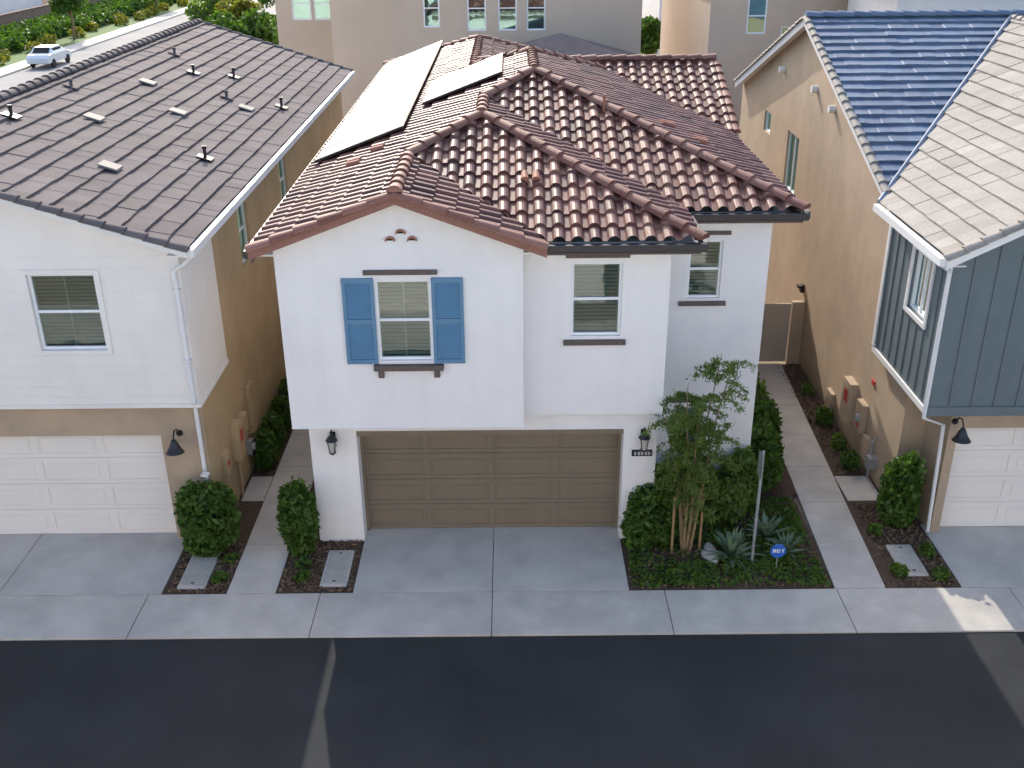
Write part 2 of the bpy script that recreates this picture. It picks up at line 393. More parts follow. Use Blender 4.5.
for (x0,x1,y0,y1,n) in((2.1,5.7,15.2,18.3,2200),(-4.2,-2.9,15.2,16.8,1400),(-6.2,-5.15,15.2,16.9,1200),(6.9,7.95,15.2,18,1300),(6.95,7.5,19.2,25,700),(-5.55,-5.15,19.3,24,400)):
    q=rng.random((n,3))*[x1-x0,y1-y0,.02]+[x0,y0,.018]
    for (lx,ly,lw,ll) in LIDS: q=q[~((abs(q[:,0]-lx)<lw/2+.02)&(abs(q[:,1]-ly)<ll/2+.02))]
    P.append(q)
M['chips']=mat('wood_chips',(.17,.11,.068),.95,.5,30)
leaves('bark_chips',np.concatenate(P),.045,'chips',e,1.8)
for (x,y,w,l) in LIDS:
    e=root('utility_vault_cover'); mb=MB()
    mb.box(x-w/2,x+w/2,y-l/2,y+l/2,-.05,.045); mb.obj('frame','walk',e,bevel=.03)
    mb=MB(); mb.box(x-w/2+.05,x+w/2-.05,y-l/2+.05,y+l/2-.05,.03,.055); mb.obj('lid','cover',e,bevel=.01)
    mb=MB(); mb.box(x-.03,x+.03,y-l/2+.12,y-l/2+.15,.054,.06); mb.box(x-.03,x+.03,y+l/2-.15,y+l/2-.12,.054,.06); mb.obj('handles','black',e)

# ------------------------------------------------------------------ MAIN HOUSE
H=root('white_stucco_house')
p=.375; Z0=6.10
W1=(-2.28,-1.34,4.02,5.48); W2=(1.02,1.89,4.30,5.64); W3=(3.30,3.93,4.33,5.47); W4=(3.2,3.82,.95,2.05)
wall('upper_wall_gable','F',16.3,-3.9,.2,2.75,6.1,[W1],'white',H)
wall('upper_wall','F',16.65,.2,2.7,2.78,6.0,[W2],'white',H)
wall('recessed_wall','F',18.4,2.65,4.8,0,6.0,[W3,W4],'white',H)
wall('lower_wall','F',16.8,-3.72,2.65,0,2.76,[(-2.86,2.04,-.01,2.40)],'white',H,rev=.42)
mb=MB()
mb.poly((-3.9,16.3,6.1),(.2,16.3,6.1),(.2,16.3,6.2),(-1.82,16.3,6.96),(-3.9,16.3,6.18))
mb.poly((-3.9,16.3,2.75),(-3.9,18.4,2.75),(-3.9,18.4,6.18),(-3.9,16.3,6.18))
mb.poly((.2,16.3,2.75),(.2,16.65,2.75),(.2,16.65,6.15),(.2,16.3,6.15))
mb.poly((-3.9,16.3,2.75),(.2,16.3,2.75),(.2,16.8,2.75),(-3.9,16.8,2.75))
mb.poly((.2,16.65,2.78),(2.7,16.65,2.78),(2.7,16.8,2.78),(.2,16.8,2.78))
mb.poly((2.7,16.65,2.78),(2.7,18.4,2.78),(2.7,18.4,6.0),(2.7,16.65,6.0))
mb.poly((2.65,16.8,0),(2.65,18.4,0),(2.65,18.4,2.78),(2.65,16.8,2.78)); mb.poly((2.65,16.8,2.78),(2.7,16.8,2.78),(2.7,18.4,2.78),(2.65,18.4,2.78))
mb.poly((-3.72,16.8,0),(-3.72,18.4,0),(-3.72,18.4,2.75),(-3.72,16.8,2.75)); mb.poly((-3.9,16.8,2.75),(-3.72,16.8,2.75),(-3.72,18.4,2.75),(-3.9,18.4,2.75))
mb.poly((-3.9,18.4,0),(-3.72,18.4,0),(-3.72,18.4,2.75),(-3.9,18.4,2.75))
mb.poly((-3.9,18.4,0),(-3.9,36.2,0),(-3.9,36.2,6.18),(-3.9,18.4,6.18))
mb.poly((4.8,18.4,0),(4.8,31.1,0),(4.8,31.1,6.2),(4.8,18.4,6.2))
mb.poly((4.8,24.9,6),(4.8,31.5,6),(4.8,28.2,7.25))
mb.poly((4.8,31.1,0),(2.0,31.1,0),(2.0,31.1,6.1),(4.8,31.1,6.1)); mb.poly((2.0,31.1,0),(2.0,36.2,0),(2.0,36.2,6.1),(2.0,31.1,6.1))
mb.poly((-3.9,36.2,0),(2.0,36.2,0),(2.0,36.2,6.1),(-3.9,36.2,6.1))
mb.obj('side_walls','white',H)
mb=MB(); mb.box(-3.9,.2,16.285,16.3-.001,2.72,2.752); mb.obj('drip_screed','vinyl',H)
mb=MB(); mb.box(-4.15,.2,16.32,18.2,5.90,5.93); mb.box(.22,3.1,16.3,18.3,5.905,5.935); mb.box(2.72,5.2,18.05,24.9,5.91,5.94); mb.box(-4.15,2.72,18.31,36.5,5.895,5.925); mb.box(2.73,5.35,24.91,31.4,5.9,5.93)
mb.obj('soffit','white',H)
F=[('L',-4.2,[(-4.2,15.95),(-1.82,15.95),(-1.82,18.63),(-4.2,18.63)]),
('L',-4.2,[(-4.2,18.63),(-1.82,18.63),(-.53,19.92),(-.53,21.67),(-4.2,21.67)]),
('L',-4.2,[(-4.2,21.67),(-.53,21.67),(.53,22.73),(.53,25.8),(-4.2,25.8)]),
('L',-4.2,[(-4.2,25.8),(.53,25.8),(-.9,27.23),(-4.2,27.23)]),
('L',-4.2,[(-4.2,27.23),(-.9,27.23),(-.9,33.3),(-4.2,36.6)]),
('R',.56,[(.56,15.95),(.56,16.25),(-1.82,18.63),(-1.82,15.95)]),
('F',16.25,[(.56,16.25),(3.14,16.25),(-.53,19.92),(-1.82,18.63)]),
('R',3.14,[(3.14,16.25),(3.14,18),(-.53,21.67),(-.53,19.92)]),
('F',18.0,[(3.14,18),(5.25,18),(.53,22.72),(-.53,21.67)]),
('R',5.25,[(5.25,18),(5.25,24.9),(2.44,27.71),(.53,25.8),(.53,22.72)]),
('F',24.9,[(5.4,24.75),(5.4,28.2),(2.44,28.2),(2.44,27.71)]),
('F',24.9,[(2.44,27.71),(2.44,28.2),(-.9,28.2),(-.9,27.71)]),
('B',31.5,[(5.4,28.2),(5.4,31.5),(2.4,31.5),(-.9,28.2)]),
('R',2.4,[(-.9,28.2),(2.4,31.5),(2.4,36.6),(-.9,33.3)]),
('B',36.6,[(2.4,36.6),(-4.2,36.6),(-.9,33.3)])]
for d,e0,pol in F: roof('roof_tiles',pol,d,e0,Z0,p,'barrel','tile',H)
mb=MB(); mb.poly((.53,25.8,7.87),(2.44,27.71,7.15),(-.9,27.71,7.15),(-.9,27.23,7.34)); mb.obj('roof_back','tile',H)
u=.03
def q3(x,y,zz): return (x,y,zz+u)
hipz=lambda s:Z0+p*s
lines=[((-1.82,15.93),2.38,(-1.82,18.63),2.38),((-1.82,18.63),2.38,(-.53,19.92),3.67),((-.53,19.92),3.67,(-.53,21.67),3.67),((-.53,21.67),3.67,(.53,22.73),4.73),
((.53,22.73),4.73,(.53,25.8),4.73),((.53,25.8),4.73,(-.9,27.23),3.3),((-.9,27.23),3.3,(-.9,33.3),3.3),((3.14,16.25),0,(-.53,19.92),3.67),((5.25,18),0,(.53,22.73),4.73),
((.53,25.8),4.73,(2.44,27.71),2.8),((5.4,28.2),3.3,(-.9,28.2),3.3),((-4.2,36.6),0,(-.9,33.3),3.3),((2.4,36.6),0,(-.9,33.3),3.3)]
caps('ridge_caps',[(q3(*a,hipz(s)),q3(*b,hipz(t))) for a,s,b,t in lines],H)
caps('rake_tiles',[(q3(-4.2,15.96,Z0),q3(-1.82,15.96,hipz(2.38))),(q3(.56,15.96,Z0),q3(-1.82,15.96,hipz(2.38))),(q3(5.4,24.9,Z0),q3(5.4,28.2,hipz(3.3)))],H,r=.11,up=.0)
mb=MB()
zp=hipz(2.38)
mb.sloped(-4.22,Z0-.0,-1.82,zp,15.93,15.97,.14); mb.sloped(-1.82,zp,.58,Z0,15.93,15.97,.14); mb.obj('rake_fascia','cap',H)
mb=MB(); mb.sloped(-4.15,Z0-.04,-1.82,zp-.06,15.97,16.31,.03); mb.sloped(-1.82,zp-.06,.5,Z0-.04,15.97,16.31,.03); mb.obj('rake_soffit','white',H)
mb=MB()
mb.box(.56,3.2,16.12,16.24,5.97,6.10); mb.box(3.13,3.24,16.24,17.88,5.972,6.101); mb.box(3.2,5.31,17.88,18.0,5.97,6.10); mb.box(5.25,5.36,18.0,24.8,5.971,6.102)
mb.box(-4.31,-4.2,15.97,36.6,5.97,6.10); mb.obj('gutters','gutter',H,bevel=.015)
mb=MB(); mb.box(.56,3.12,16.245,16.27,5.9,6.08); mb.box(3.1,5.24,18.005,18.03,5.9,6.08); mb.box(-4.195,-4.17,15.98,36.5,5.9,6.08); mb.box(5.2,5.235,18.03,24.9,5.9,6.08); mb.obj('fascia','brown',H)
for w in (W1,W2): window(H,'F',16.3 if w is W1 else 16.65,*w)
window(H,'F',18.4,*W3); window(H,'F',18.4,*W4)
def ftrim(lst,c,name='window_trim'):
    mb=MB()
    for (a0,a1,z0,z1,d) in lst: mb.box(a0,a1,c-d,c+.002,z0,z1)
    mb.obj(name,'brown',H,bevel=.008)
ftrim([(-2.45,-1.22,5.58,5.66,.05),(-2.37,-1.17,3.86,3.96,.10)],16.3)
ftrim([(-2.30,-2.20,3.72,3.859,.07),(-1.34,-1.24,3.72,3.859,.07)],16.3,'sill_brackets')
ftrim([(.92,2.0,5.73,5.80,.05),(.90,1.98,4.15,4.24,.07)],16.65)
ftrim([(3.22,4.05,5.58,5.65,.05),(3.16,4.05,4.2,4.28,.07),(3.1,3.9,2.16,2.23,.05),(3.1,3.9,.82,.9,.07)],18.4)
for a0 in (-2.82,-1.33):
    mb=MB(); a1=a0+.53
    mb.box(a0,a0+.06,16.25,16.297,3.98,5.52); mb.box(a1-.06,a1,16.25,16.297,3.98,5.52)
    for zz in (3.98,4.72,5.44): mb.box(a0+.06,a1-.06,16.252,16.297,zz,zz+.08)
    mb.box(a0+.06,a1-.06,16.28,16.296,4.06,5.44)
    for seg in((4.06,4.72),(4.80,5.44)):
        zz=seg[0]+.01
        while zz<seg[1]-.03:
            mb.poly((a0+.06,16.258,zz),(a1-.06,16.258,zz),(a1-.06,16.278,zz+.035),(a0+.06,16.278,zz+.035)); zz+=.045
    mb.obj('shutter','blue',H)
for (x,zz) in((-1.97,6.16),(-1.79,6.28),(-1.61,6.16)):
    mb=MB(); v=[];K=10
    for k in range(K+1):
        t=math.pi*k/K; v.append((x+.085*math.cos(t),zz+.075*math.sin(t)))
    inner=[(x+.06*math.cos(math.pi*k/K),zz+.052*math.sin(math.pi*k/K)) for k in range(K+1)]
    for k in range(K):
        a,b,c2,d2=v[k],v[k+1],inner[k+1],inner[k]
        mb.poly((a[0],16.24,a[1]),(b[0],16.24,b[1]),(c2[0],16.24,c2[1]),(d2[0],16.24,d2[1]))
        mb.poly((a[0],16.24,a[1]),(b[0],16.24,b[1]),(b[0],16.3,b[1]),(a[0],16.3,a[1]))
        mb.poly((d2[0],16.24,d2[1]),(c2[0],16.24,c2[1]),(c2[0],16.3,c2[1]),(d2[0],16.3,d2[1]))
    mb.obj('clay_tile_vent','clay',H)
    mb=MB(); mb.poly(*[(a,16.297,b) for a,b in inner]); mb.obj('vent_hole','dark',H)
def garage(parent,x0,x1,y,z1,mt,cols=4,rows=4):
    mb=MB(); mb.box(x0,x1,y+.03,y+.07,0.035,z1)
    rh=(z1-.035)/rows; cw=(x1-x0)/cols
    for r in range(rows):
        zz=.035+r*rh
        mb.box(x0,x1,y+.012,y+.03,zz+.006,zz+.09); mb.box(x0,x1,y+.012,y+.03,zz+rh-.09,zz+rh-.006)
        for c in range(cols+1):
            xx=min(max(x0+c*cw,x0+.06),x1-.06); mb.box(xx-.06,xx+.06,y+.0125,y+.03,zz+.09,zz+rh-.09)
        for c in range(cols):
            a=x0+c*cw+.12; b=x0+(c+1)*cw-.12
            mb.box(a,b,y+.018,y+.03,zz+.145,zz+rh-.145)
    mb.obj('garage_door',mt,parent,bevel=.006)
garage(H,-2.86,2.04,17.19,2.27,'garage')
mb=MB(); mb.box(-2.859,-2.80,17.14,17.2,0,2.27); mb.box(1.98,2.039,17.14,17.2,0,2.27); mb.box(-2.859,2.039,17.1,17.2,2.271,2.40); mb.obj('garage_jamb','garage',H)
mb=MB(); mb.box(-2.855,2.035,16.79,16.84,2.30,2.398); mb.obj('garage_header','garage',H,bevel=.006)
def lantern(parent,x,y,zz):
    mb=MB(); mb.box(x-.05,x+.05,y-.02,y,zz-.12,zz+.18)
    mb.tube([(x,y-.02,zz+.1),(x,y-.1,zz+.26),(x,y-.17,zz+.24),(x,y-.17,zz+.18)],.012,6)
    mb.tube([(x,y-.17,zz+.2),(x,y-.17,zz+.17),(x,y-.17,zz+.09),(x,y-.17,zz+.085)],[.02,.05,.11,.115],8)
    for k in range(4):
        t=math.pi/4+k*math.pi/2; mb.tube([(x+.095*math.cos(t),y-.17+.095*math.sin(t),zz+.09),(x+.06*math.cos(t),y-.17+.06*math.sin(t),zz-.16)],.009,5)
    mb.tube([(x,y-.17,zz-.15),(x,y-.17,zz-.18),(x,y-.17,zz-.22)],[.07,.06,.012],8)
    mb.obj('lantern_frame','black',parent)
    mb=MB(); mb.tube([(x,y-.17,zz+.085),(x,y-.17,zz-.15)],[.085,.055],8); mb.obj('lantern_glass','lampglass',parent)
lantern(H,-3.29,16.8,2.22); lantern(H,2.40,16.8,2.22)
mb=MB(); mb.box(2.2,2.58,16.775,16.798,1.84,1.97); mb.obj('house_number_plaque','black',H,bevel=.005)
mb=MB()
for i in range(5): 
    x=2.25+i*.065; mb.box(x,x+.012,16.77,16.776,1.87,1.94); mb.box(x+.028,x+.04,16.77,16.776,1.87,1.94) if i%2 else mb.box(x+.012,x+.04,16.77,16.776,1.9,1.912); mb.box(x+.0121,x+.028,16.77,16.776,1.87,1.882)
mb.obj('house_numerals','signwhite',H)
def Lz(x): return Z0+p*(x+4.2)
mb=MB(); fr=MB()
for (x0,x1,y0,n) in((-4.05,-2.15,21.2,14),(-1.95,-.15,23.3,3)):
    for i in range(n):
        a=y0+i*1.03+.006; b=a+1.018
        mb.sloped(x0+.03,Lz(x0+.03)+.2,x1-.03,Lz(x1-.03)+.2,a+.022,b-.022,.01)
        fr.sloped(x0+.012,Lz(x0+.012)+.19,x1-.012,Lz(x1-.012)+.19,a,b,.04)
mb.obj('solar_cells','solar',H); fr.obj('solar_panel_frames','black',H)
def clayvent(x,y,zz,dx,dy):
    mb=MB(); d=Vector((dx,dy,-.3)).normalized()
    c=Vector((x,y,zz+.08)); 
    for s in (-.1,.1):
        side=Vector((dy,-dx,0)).normalized()*s
        mb.tube([c+side-d*.14,c+side+d*.12],[.06,.08],10)
    mb.obj('roof_tile_vent','clay',H,smooth=False)
clayvent(-3.0,19.8,Lz(-3.0),-1,0); clayvent(.35,17.9,Z0+p*1.65,0,-1)
clayvent(3.3,21.9,Z0+p*1.95,1,0); clayvent(3.9,21.3,Z0+p*1.35,1,0); clayvent(-2.6,20.4,Lz(-2.6),-1,0)
mb=MB(); mb.tube([(1.9,21.2,6.9),(1.9,21.2,7.65)],.03,8); mb.obj('vent_pipes','clay',H)
mb=MB(); mb.box(-4.0,-3.9,19.5,19.9,.9,1.5); mb.obj('utility_box','grey',H)

# ------------------------------------------------------------------ LEFT HOUSE
G=root('brown_tile_roof_house'); pz=.33; zl=6.02
LW=(-8.22,-7.06,4.1,5.5)
wall('upper_wall','F',16.7,-14.8,-5.6,3.0,6.0,[LW],'siding',G)
wall('lower_wall','F',16.9,-14.8,-5.66,0,3.0,[(-11.4,-6.48,-.01,2.3)],'beige',G,rev=.25)
sw=[(20.9,21.7,4.2,5.6),(25.2,26.0,4.2,5.6)]
wall('side_wall','R',-5.66,18.7,35.7,0,6.05,sw,'tan',G)
wall('side_wall_front','R',-5.6,16.7,18.7,3.0,6.05,[],'siding',G)
mb=MB(); mb.poly((-5.66,16.9,0),(-5.66,18.7,0),(-5.66,18.7,3.0),(-5.66,16.9,3.0)); mb.obj('side_wall_lower','tan',G)
mb=MB(); mb.poly((-5.66,18.7,3),(-5.6,18.7,3),(-5.6,18.7,6.05),(-5.66,18.7,6.05)); mb.poly((-14.8,16.7,3),(-5.6,16.7,3),(-5.6,16.9,3),(-14.8,16.9,3)); mb.poly((-5.6,16.9,3),(-5.6,18.7,3),(-5.66,18.7,3),(-5.66,16.9,3))
mb.poly((-14.8,16.7,6.0),(-5.6,16.7,6.0),(-5.6,16.7,6.1),(-10.2,16.7,7.58),(-14.8,16.7,6.1))
mb.poly((-14.8,16.7,0),(-14.8,35.7,0),(-14.8,35.7,6.1),(-14.8,16.7,6.1)); mb.poly((-14.8,35.7,0),(-5.66,35.7,0),(-5.66,35.7,6.1),(-10.2,35.7,7.58),(-14.8,35.7,6.1))
mb.obj('wall_returns','siding',G)
mb=MB()
for i in range(1,15):
    zz=3.0+i*.2
    for (a,b) in ([(-14.8,-5.6)] if not(4.1<zz<5.5) else [(-14.8,-8.24),(-7.04,-5.6)]): mb.box(a,b,16.695,16.7-.0005,zz,zz+.005)
mb.obj('siding_laps','siding',G)
mb=MB(); mb.box(-14.8,-5.58,16.67,16.698,2.97,3.05); mb.box(-5.6,-5.575,16.7,18.7,2.97,3.05)
for b in((-8.30,-8.22,4.02,5.58),(-7.06,-6.98,4.02,5.58)): mb.box(b[0],b[1],16.675,16.698,b[2],b[3])
mb.box(-8.22,-7.06,16.675,16.698,5.5,5.58); mb.box(-8.22,-7.06,16.675,16.698,4.02,4.1); mb.obj('trim_boards','siding',G,bevel=.004)
window(G,'F',16.7,*LW)
for w in sw: window(G,'R',-5.66,*w,glass='tealglass')
garage(G,-11.4,-6.48,17.1,2.3,'whitedoor')
roof('roof_tiles',[(-5.3,16.3),(-5.3,36.05),(-10.2,36.05),(-10.2,16.3)],'R',-5.3,zl,pz,'flat','flat',G,w=.33,c=.36,step=.045)
roof('roof_tiles',[(-15.1,16.3),(-15.1,36.05),(-10.2,36.05),(-10.2,16.3)],'L',-15.1,zl,pz,'flat','flat',G,w=.33,c=.36,step=.045)
zr=zl+pz*4.9
caps('ridge_caps',[((-10.2,16.3,zr),(-10.2,36.0,zr))],G,mt='flat',r=.12)
caps('rake_caps',[((-5.3,16.3,zl),(-10.2,16.3,zr)),((-5.3,36,zl),(-10.2,36,zr))],G,mt='flat',r=.10,up=.01,L=.34)
mb=MB(); mb.sloped(-10.2,zr,-5.3,zl,16.27,16.31,.12); mb.sloped(-15.1,zl,-10.2,zr,16.27,16.31,.12)
mb.box(-5.3,-5.2,16.3,36.0,5.9,6.03); mb.obj('fascia_and_gutter','whitemetal',G)
mb=MB(); mb.sloped(-10.2,zr-.08,-5.4,zl-.08,16.31,16.72,.03); mb.sloped(-15,zl-.08,-10.2,zr-.08,16.31,16.72,.03); mb.box(-5.66,-5.3,16.31,36,5.9,5.93); mb.obj('soffit','siding',G)
mb=MB()
mb.tube([(-5.26,16.42,5.9),(-5.4,16.55,5.75),(-5.68,16.62,5.55),(-5.68,16.62,3.1),(-5.74,16.83,2.9),(-5.74,16.83,.12),(-5.74,16.7,.05)],.04,8)
for zz in(5.2,3.9,1.6): mb.box(-5.75,-5.61,16.58,16.7,zz,zz+.03)
mb.obj('downspout','whitemetal',G,smooth=False)
def rz(x): return zl+pz*(-5.3-x)
for (x,y,h) in((-9.6,20.3,.25),(-9.7,23.6,.2),(-8.4,28.5,.25),(-7.6,29.5,.3),(-9.3,30,.2),(-6.3,21.4,.3),(-7.2,27.0,.2),(-6.0,27.8,.3)):
    mb=MB(); mb.tube([(x,y,rz(x)-.05),(x,y,rz(x)+h)],.035,8); mb.tube([(x,y,rz(x)+h*.8),(x,y,rz(x)+h*.8+.06)],.05,8); mb.sloped(x-.15,rz(x-.15)+.075,x+.15,rz(x+.15)+.075,y-.13,y+.13,.03); mb.obj('roof_vent_pipe','flat' if h<.25 else 'gutter',G)
for (x,y) in((-7.4,19.1),(-8.6,21.8),(-7.6,24.2),(-6.6,26.5),(-8.8,26.0)):
    mb=MB(); mb.sloped(x-.17,rz(x-.17)+.09,x+.17,rz(x+.17)+.09,y-.17,y+.17,.04); mb.obj('roof_attic_vent','greytile',G)
def barnlight(parent,x,y,zz):
    mb=MB(); mb.tube([(x,y,zz),(x,y-.03,zz)],.06,10); mb.tube([(x,y-.03,zz),(x,y-.14,zz+.14),(x,y-.27,zz+.18),(x,y-.36,zz+.1),(x,y-.37,zz+.02)],.014,7)
    mb.tube([(x,y-.37,zz+.04),(x,y-.37,zz-.02),(x,y-.38,zz-.1),(x,y-.39,zz-.2)],[.04,.07,.1,.17],14,cap=False); mb.obj('barn_light','black',parent)
barnlight(G,-6.12,16.9,2.35)
mb=MB(); mb.box(-5.66,-5.48,18.4,18.75,.9,1.7); mb.box(-5.66,-5.52,19.0,19.3,1.2,1.6); mb.box(-5.66,-5.55,17.6,17.85,1.0,1.5); mb.tube([(-5.6,18.55,.0),(-5.6,18.55,.9)],.03,6); mb.box(-5.66,-5.57,19.8,20.2,.8,1.9); mb.obj('utility_meters','tan',G,bevel=.01)
mb=MB(); mb.box(-5.479,-5.474,18.48,18.66,1.3,1.55); mb.box(-5.549,-5.544,17.64,17.8,1.2,1.3); mb.obj('warning_labels','red',G)
mb=MB(); mb.box(-5.66,-5.55,19.4,19.6,.5,.8); mb.tube([(-5.55,19.5,.65),(-5.48,19.5,.65)],.08,12); mb.obj('gas_meter','grey',G)

# ------------------------------------------------------------------ RIGHT HOUSE
R=root('slate_blue_house')
cw=[(27.3,28.5,3.9,5.45),(30.5,31.3,4.9,5.5)]
wall('side_wall','L',7.6,17.9,34.6,0,5.8,cw,'beige',R)
mb=MB(); mb.poly((7.6,19.8,5.8),(7.6,34.4,5.8),(7.6,34.4,5.85),(7.6,27,8.42),(7.6,19.8,5.85))
mb.poly((7.6,17.9,0),(8.05,17.9,0),(8.05,17.9,2.75),(7.6,17.9,2.75)); mb.poly((8.05,16.9,0),(8.05,17.9,0),(8.05,17.9,2.75),(8.05,16.9,2.75))
mb.poly((7.6,34.6,0),(20,34.6,0),(20,34.6,5.85),(7.6,34.6,5.85)); mb.poly((20,16.9,0),(20,34.6,0),(20,34.6,5.85),(20,16.9,5.85))
mb.obj('gable_and_returns','beige',R)
wall('lower_wall','F',16.9,8.05,20,0,2.75,[(8.22,13.1,-.01,2.3)],'beige',R,rev=.22)
garage(R,8.22,13.1,17.08,2.3,'whitedoor')
BW=(17.35,18.25,4.2,5.35)
wall('bay_side','L',7.45,16.6,19.6,2.75,5.82,[BW],'blue_slate',R)
mb=MB(); mb.poly((7.45,16.6,2.75),(17.3,16.6,2.75),(17.3,16.6,5.95),(12.4,16.6,8.3),(7.45,16.6,5.95)); mb.poly((7.45,16.6,2.75),(17.3,16.6,2.75),(17.3,19.6,2.75),(7.45,19.6,2.75)); mb.poly((7.45,19.6,2.75),(7.6,19.6,2.75),(7.6,19.6,5.85),(7.45,19.6,5.85)); mb.obj('bay_front','blue_slate',R)
mb=MB()
x=7.8
while x<12.5: mb.box(x,x+.045,16.578,16.598,2.9,5.9+min(2,(x-7.45)*.5)-.05); x+=.4
y=16.95
while y<19.5:
    if not(BW[0]-.12<y<BW[1]+.08): mb.box(7.43,7.449,y,y+.045,2.9,5.7)
    else: mb.box(7.43,7.449,y,y+.045,2.9,BW[2]-.09); mb.box(7.43,7.449,y,y+.045,BW[3]+.09,5.7)
    y+=.36
mb.obj('battens','blue_slate',R)
mb=MB(); mb.box(7.41,17.3,16.56,16.598,2.72,2.9)
mb.obj('skirt_trim_front','blue_slate',R,bevel=.005)
mb=MB(); mb.box(7.41,7.448,16.6,19.6,2.72,2.84)
P_=FP('L',7.45)
for b in((BW[0]-.09,BW[0],BW[2]-.09,BW[3]+.09),(BW[1],BW[1]+.09,BW[2]-.09,BW[3]+.09),(BW[0],BW[1],BW[3],BW[3]+.09),(BW[0],BW[1],BW[2]-.09,BW[2])): fbox(mb,P_,b[0],b[1],.002,.04,b[2],b[3])
mb.box(7.40,7.46,19.5,19.62,2.85,5.8); mb.box(7.4,7.449,16.6,16.7,2.85,5.8)
mb.obj('white_trim','whitemetal',R,bevel=.004)
window(R,'L',7.45,*BW,rail=False,mull=True)
window(R,'L',7.6,*cw[0],glass='tealglass',mull=True,rail=False); window(R,'L',7.6,*cw[1],glass='tealglass',rail=False)
zb=5.83
roof('roof_tiles_main',[(7.35,19.5),(20,19.5),(20,27),(7.35,27)],'F',19.5,zb-.02,.36,'flat','slate',R,w=.33,c=.34,step=.055)
roof('roof_tiles_main',[(7.35,34.5),(20,34.5),(20,27),(7.35,27)],'B',34.5,zb-.02,.36,'flat','slate',R,w=.33,c=.34,step=.05)
roof('roof_tiles_wing',[(7.1,16.1),(7.1,19.5),(12.4,26.9),(12.4,16.1)],'L',7.1,zb,.5,'flat','greytile',R,w=.33,c=.32,step=.04)
roof('roof_tiles_wing',[(17.7,16.1),(17.7,19.5),(12.4,26.9),(12.4,16.1)],'R',17.7,zb,.5,'flat','greytile',R,w=.33,c=.32,step=.04)
zm=zb-.02+.36*7.5
caps('ridge_caps',[((7.35,27,zm),(20,27,zm))],R,mt='slate',r=.12)
caps('rake_caps',[((7.35,19.5,zb),(7.35,27,zm)),((7.35,34.5,zb),(7.35,27,zm))],R,mt='greytile',r=.09,up=.01,L=.34)
caps('rake_caps_wing',[((7.1,16.1,zb),(12.4,16.1,zb+2.65)),((17.7,16.1,zb),(12.4,16.1,zb+2.65)),((12.4,16.1,zb+2.65),(12.4,26.9,zb+2.65))],R,mt='greytile',r=.10,up=.01,L=.32)
mb=MB(); mb.tube([(7.12,19.55,zb+.03),(12.38,26.88,zb+2.68)],.05,6); mb.obj('valley_flashing','slate',R)
mb=MB(); mb.slopedY(19.5,zb,27,zm,7.32,7.36,.2); mb.slopedY(27,zm,34.5,zb,7.32,7.36,.2); mb.sloped(7.1,zb,12.4,zb+2.65,16.07,16.11,.18); mb.sloped(12.4,zb+2.65,17.7,zb,16.07,16.11,.18)
mb.box(6.99,7.1,16.1,19.5,5.7,5.83); mb.tube([(7.05,16.3,5.7),(7.38,16.55,5.45),(7.38,16.54,2.7),(7.9,16.84,2.4),(7.98,16.84,.1)],.035,8)
mb.obj('fascia_gutter_downspout','whitemetal',R)
mb=MB(); mb.slopedY(19.5,zb-.06,27,zm-.06,7.36,7.61,.03); mb.slopedY(27,zm-.06,34.5,zb-.06,7.36,7.61,.03); mb.box(7.1,7.45,16.12,19.5,5.68,5.7); mb.sloped(7.15,zb-.08,12.4,zb+2.57,16.11,16.62,.03); mb.obj('soffit','siding',R)
mb=MB()
for (y,zz) in((29.5,6.9),(26.2,6.9),(24.6,6.7)): mb.tube([(7.45,y,zz),(7.62,y,zz)],.09,12)
mb.obj('gable_pipe_vents','whitemetal',R)
mb=MB(); mb.box(7.42,7.6,20.5,21.0,.6,1.5); mb.box(7.46,7.6,19.75,20.15,.7,1.35); mb.box(7.48,7.6,19.3,19.55,.3,.8); mb.box(7.5,7.6,21.9,22.3,.2,.6); mb.obj('utility_boxes','beige',R,bevel=.01)
mb=MB(); mb.tube([(7.5,19.0,.0),(7.5,19.0,.9),(7.58,19.0,1.0)],.025,6); mb.box(7.4,7.6,18.8,19.0,.35,.6); mb.tube([(7.4,19.9,1.0),(7.46,19.9,1.0)],.1,12); mb.obj('gas_meter','grey',R)
mb=MB(); mb.box(7.415,7.419,20.62,20.85,1.0,1.3); mb.box(7.455,7.459,19.85,20.05,.8,.9); mb.box(7.57,7.599,19.6,19.75,1.9,2.0); mb.obj('warning_labels','red',R)
mb=MB(); mb.box(7.5,7.6,25.3,25.45,1.9,2.1); mb.box(7.42,7.5,25.3,25.45,2.02,2.08); mb.obj('wall_lamp','black',R)
barnlight(R,8.12,16.9,2.45)
e=root('stucco_side_gate'); mb=MB(); mb.box(4.82,6.3,25.0,25.15,0,1.75); mb.box(7.25,7.58,25.0,25.15,0,1.75); mb.obj('gate_wall','beige',e)
mb=MB(); mb.box(6.32,7.23,25.04,25.09,.08,1.7); 
for i in range(7): mb.box(6.34+i*.13,6.36+i*.13,25.03,25.04,.1,1.68)
mb.obj('gate_leaf','trimbeige',e)
e=root('stucco_side_gate'); mb=MB(); mb.box(-5.64,-3.92,27.0,27.12,0,1.75); mb.obj('gate_wall','tan',e)

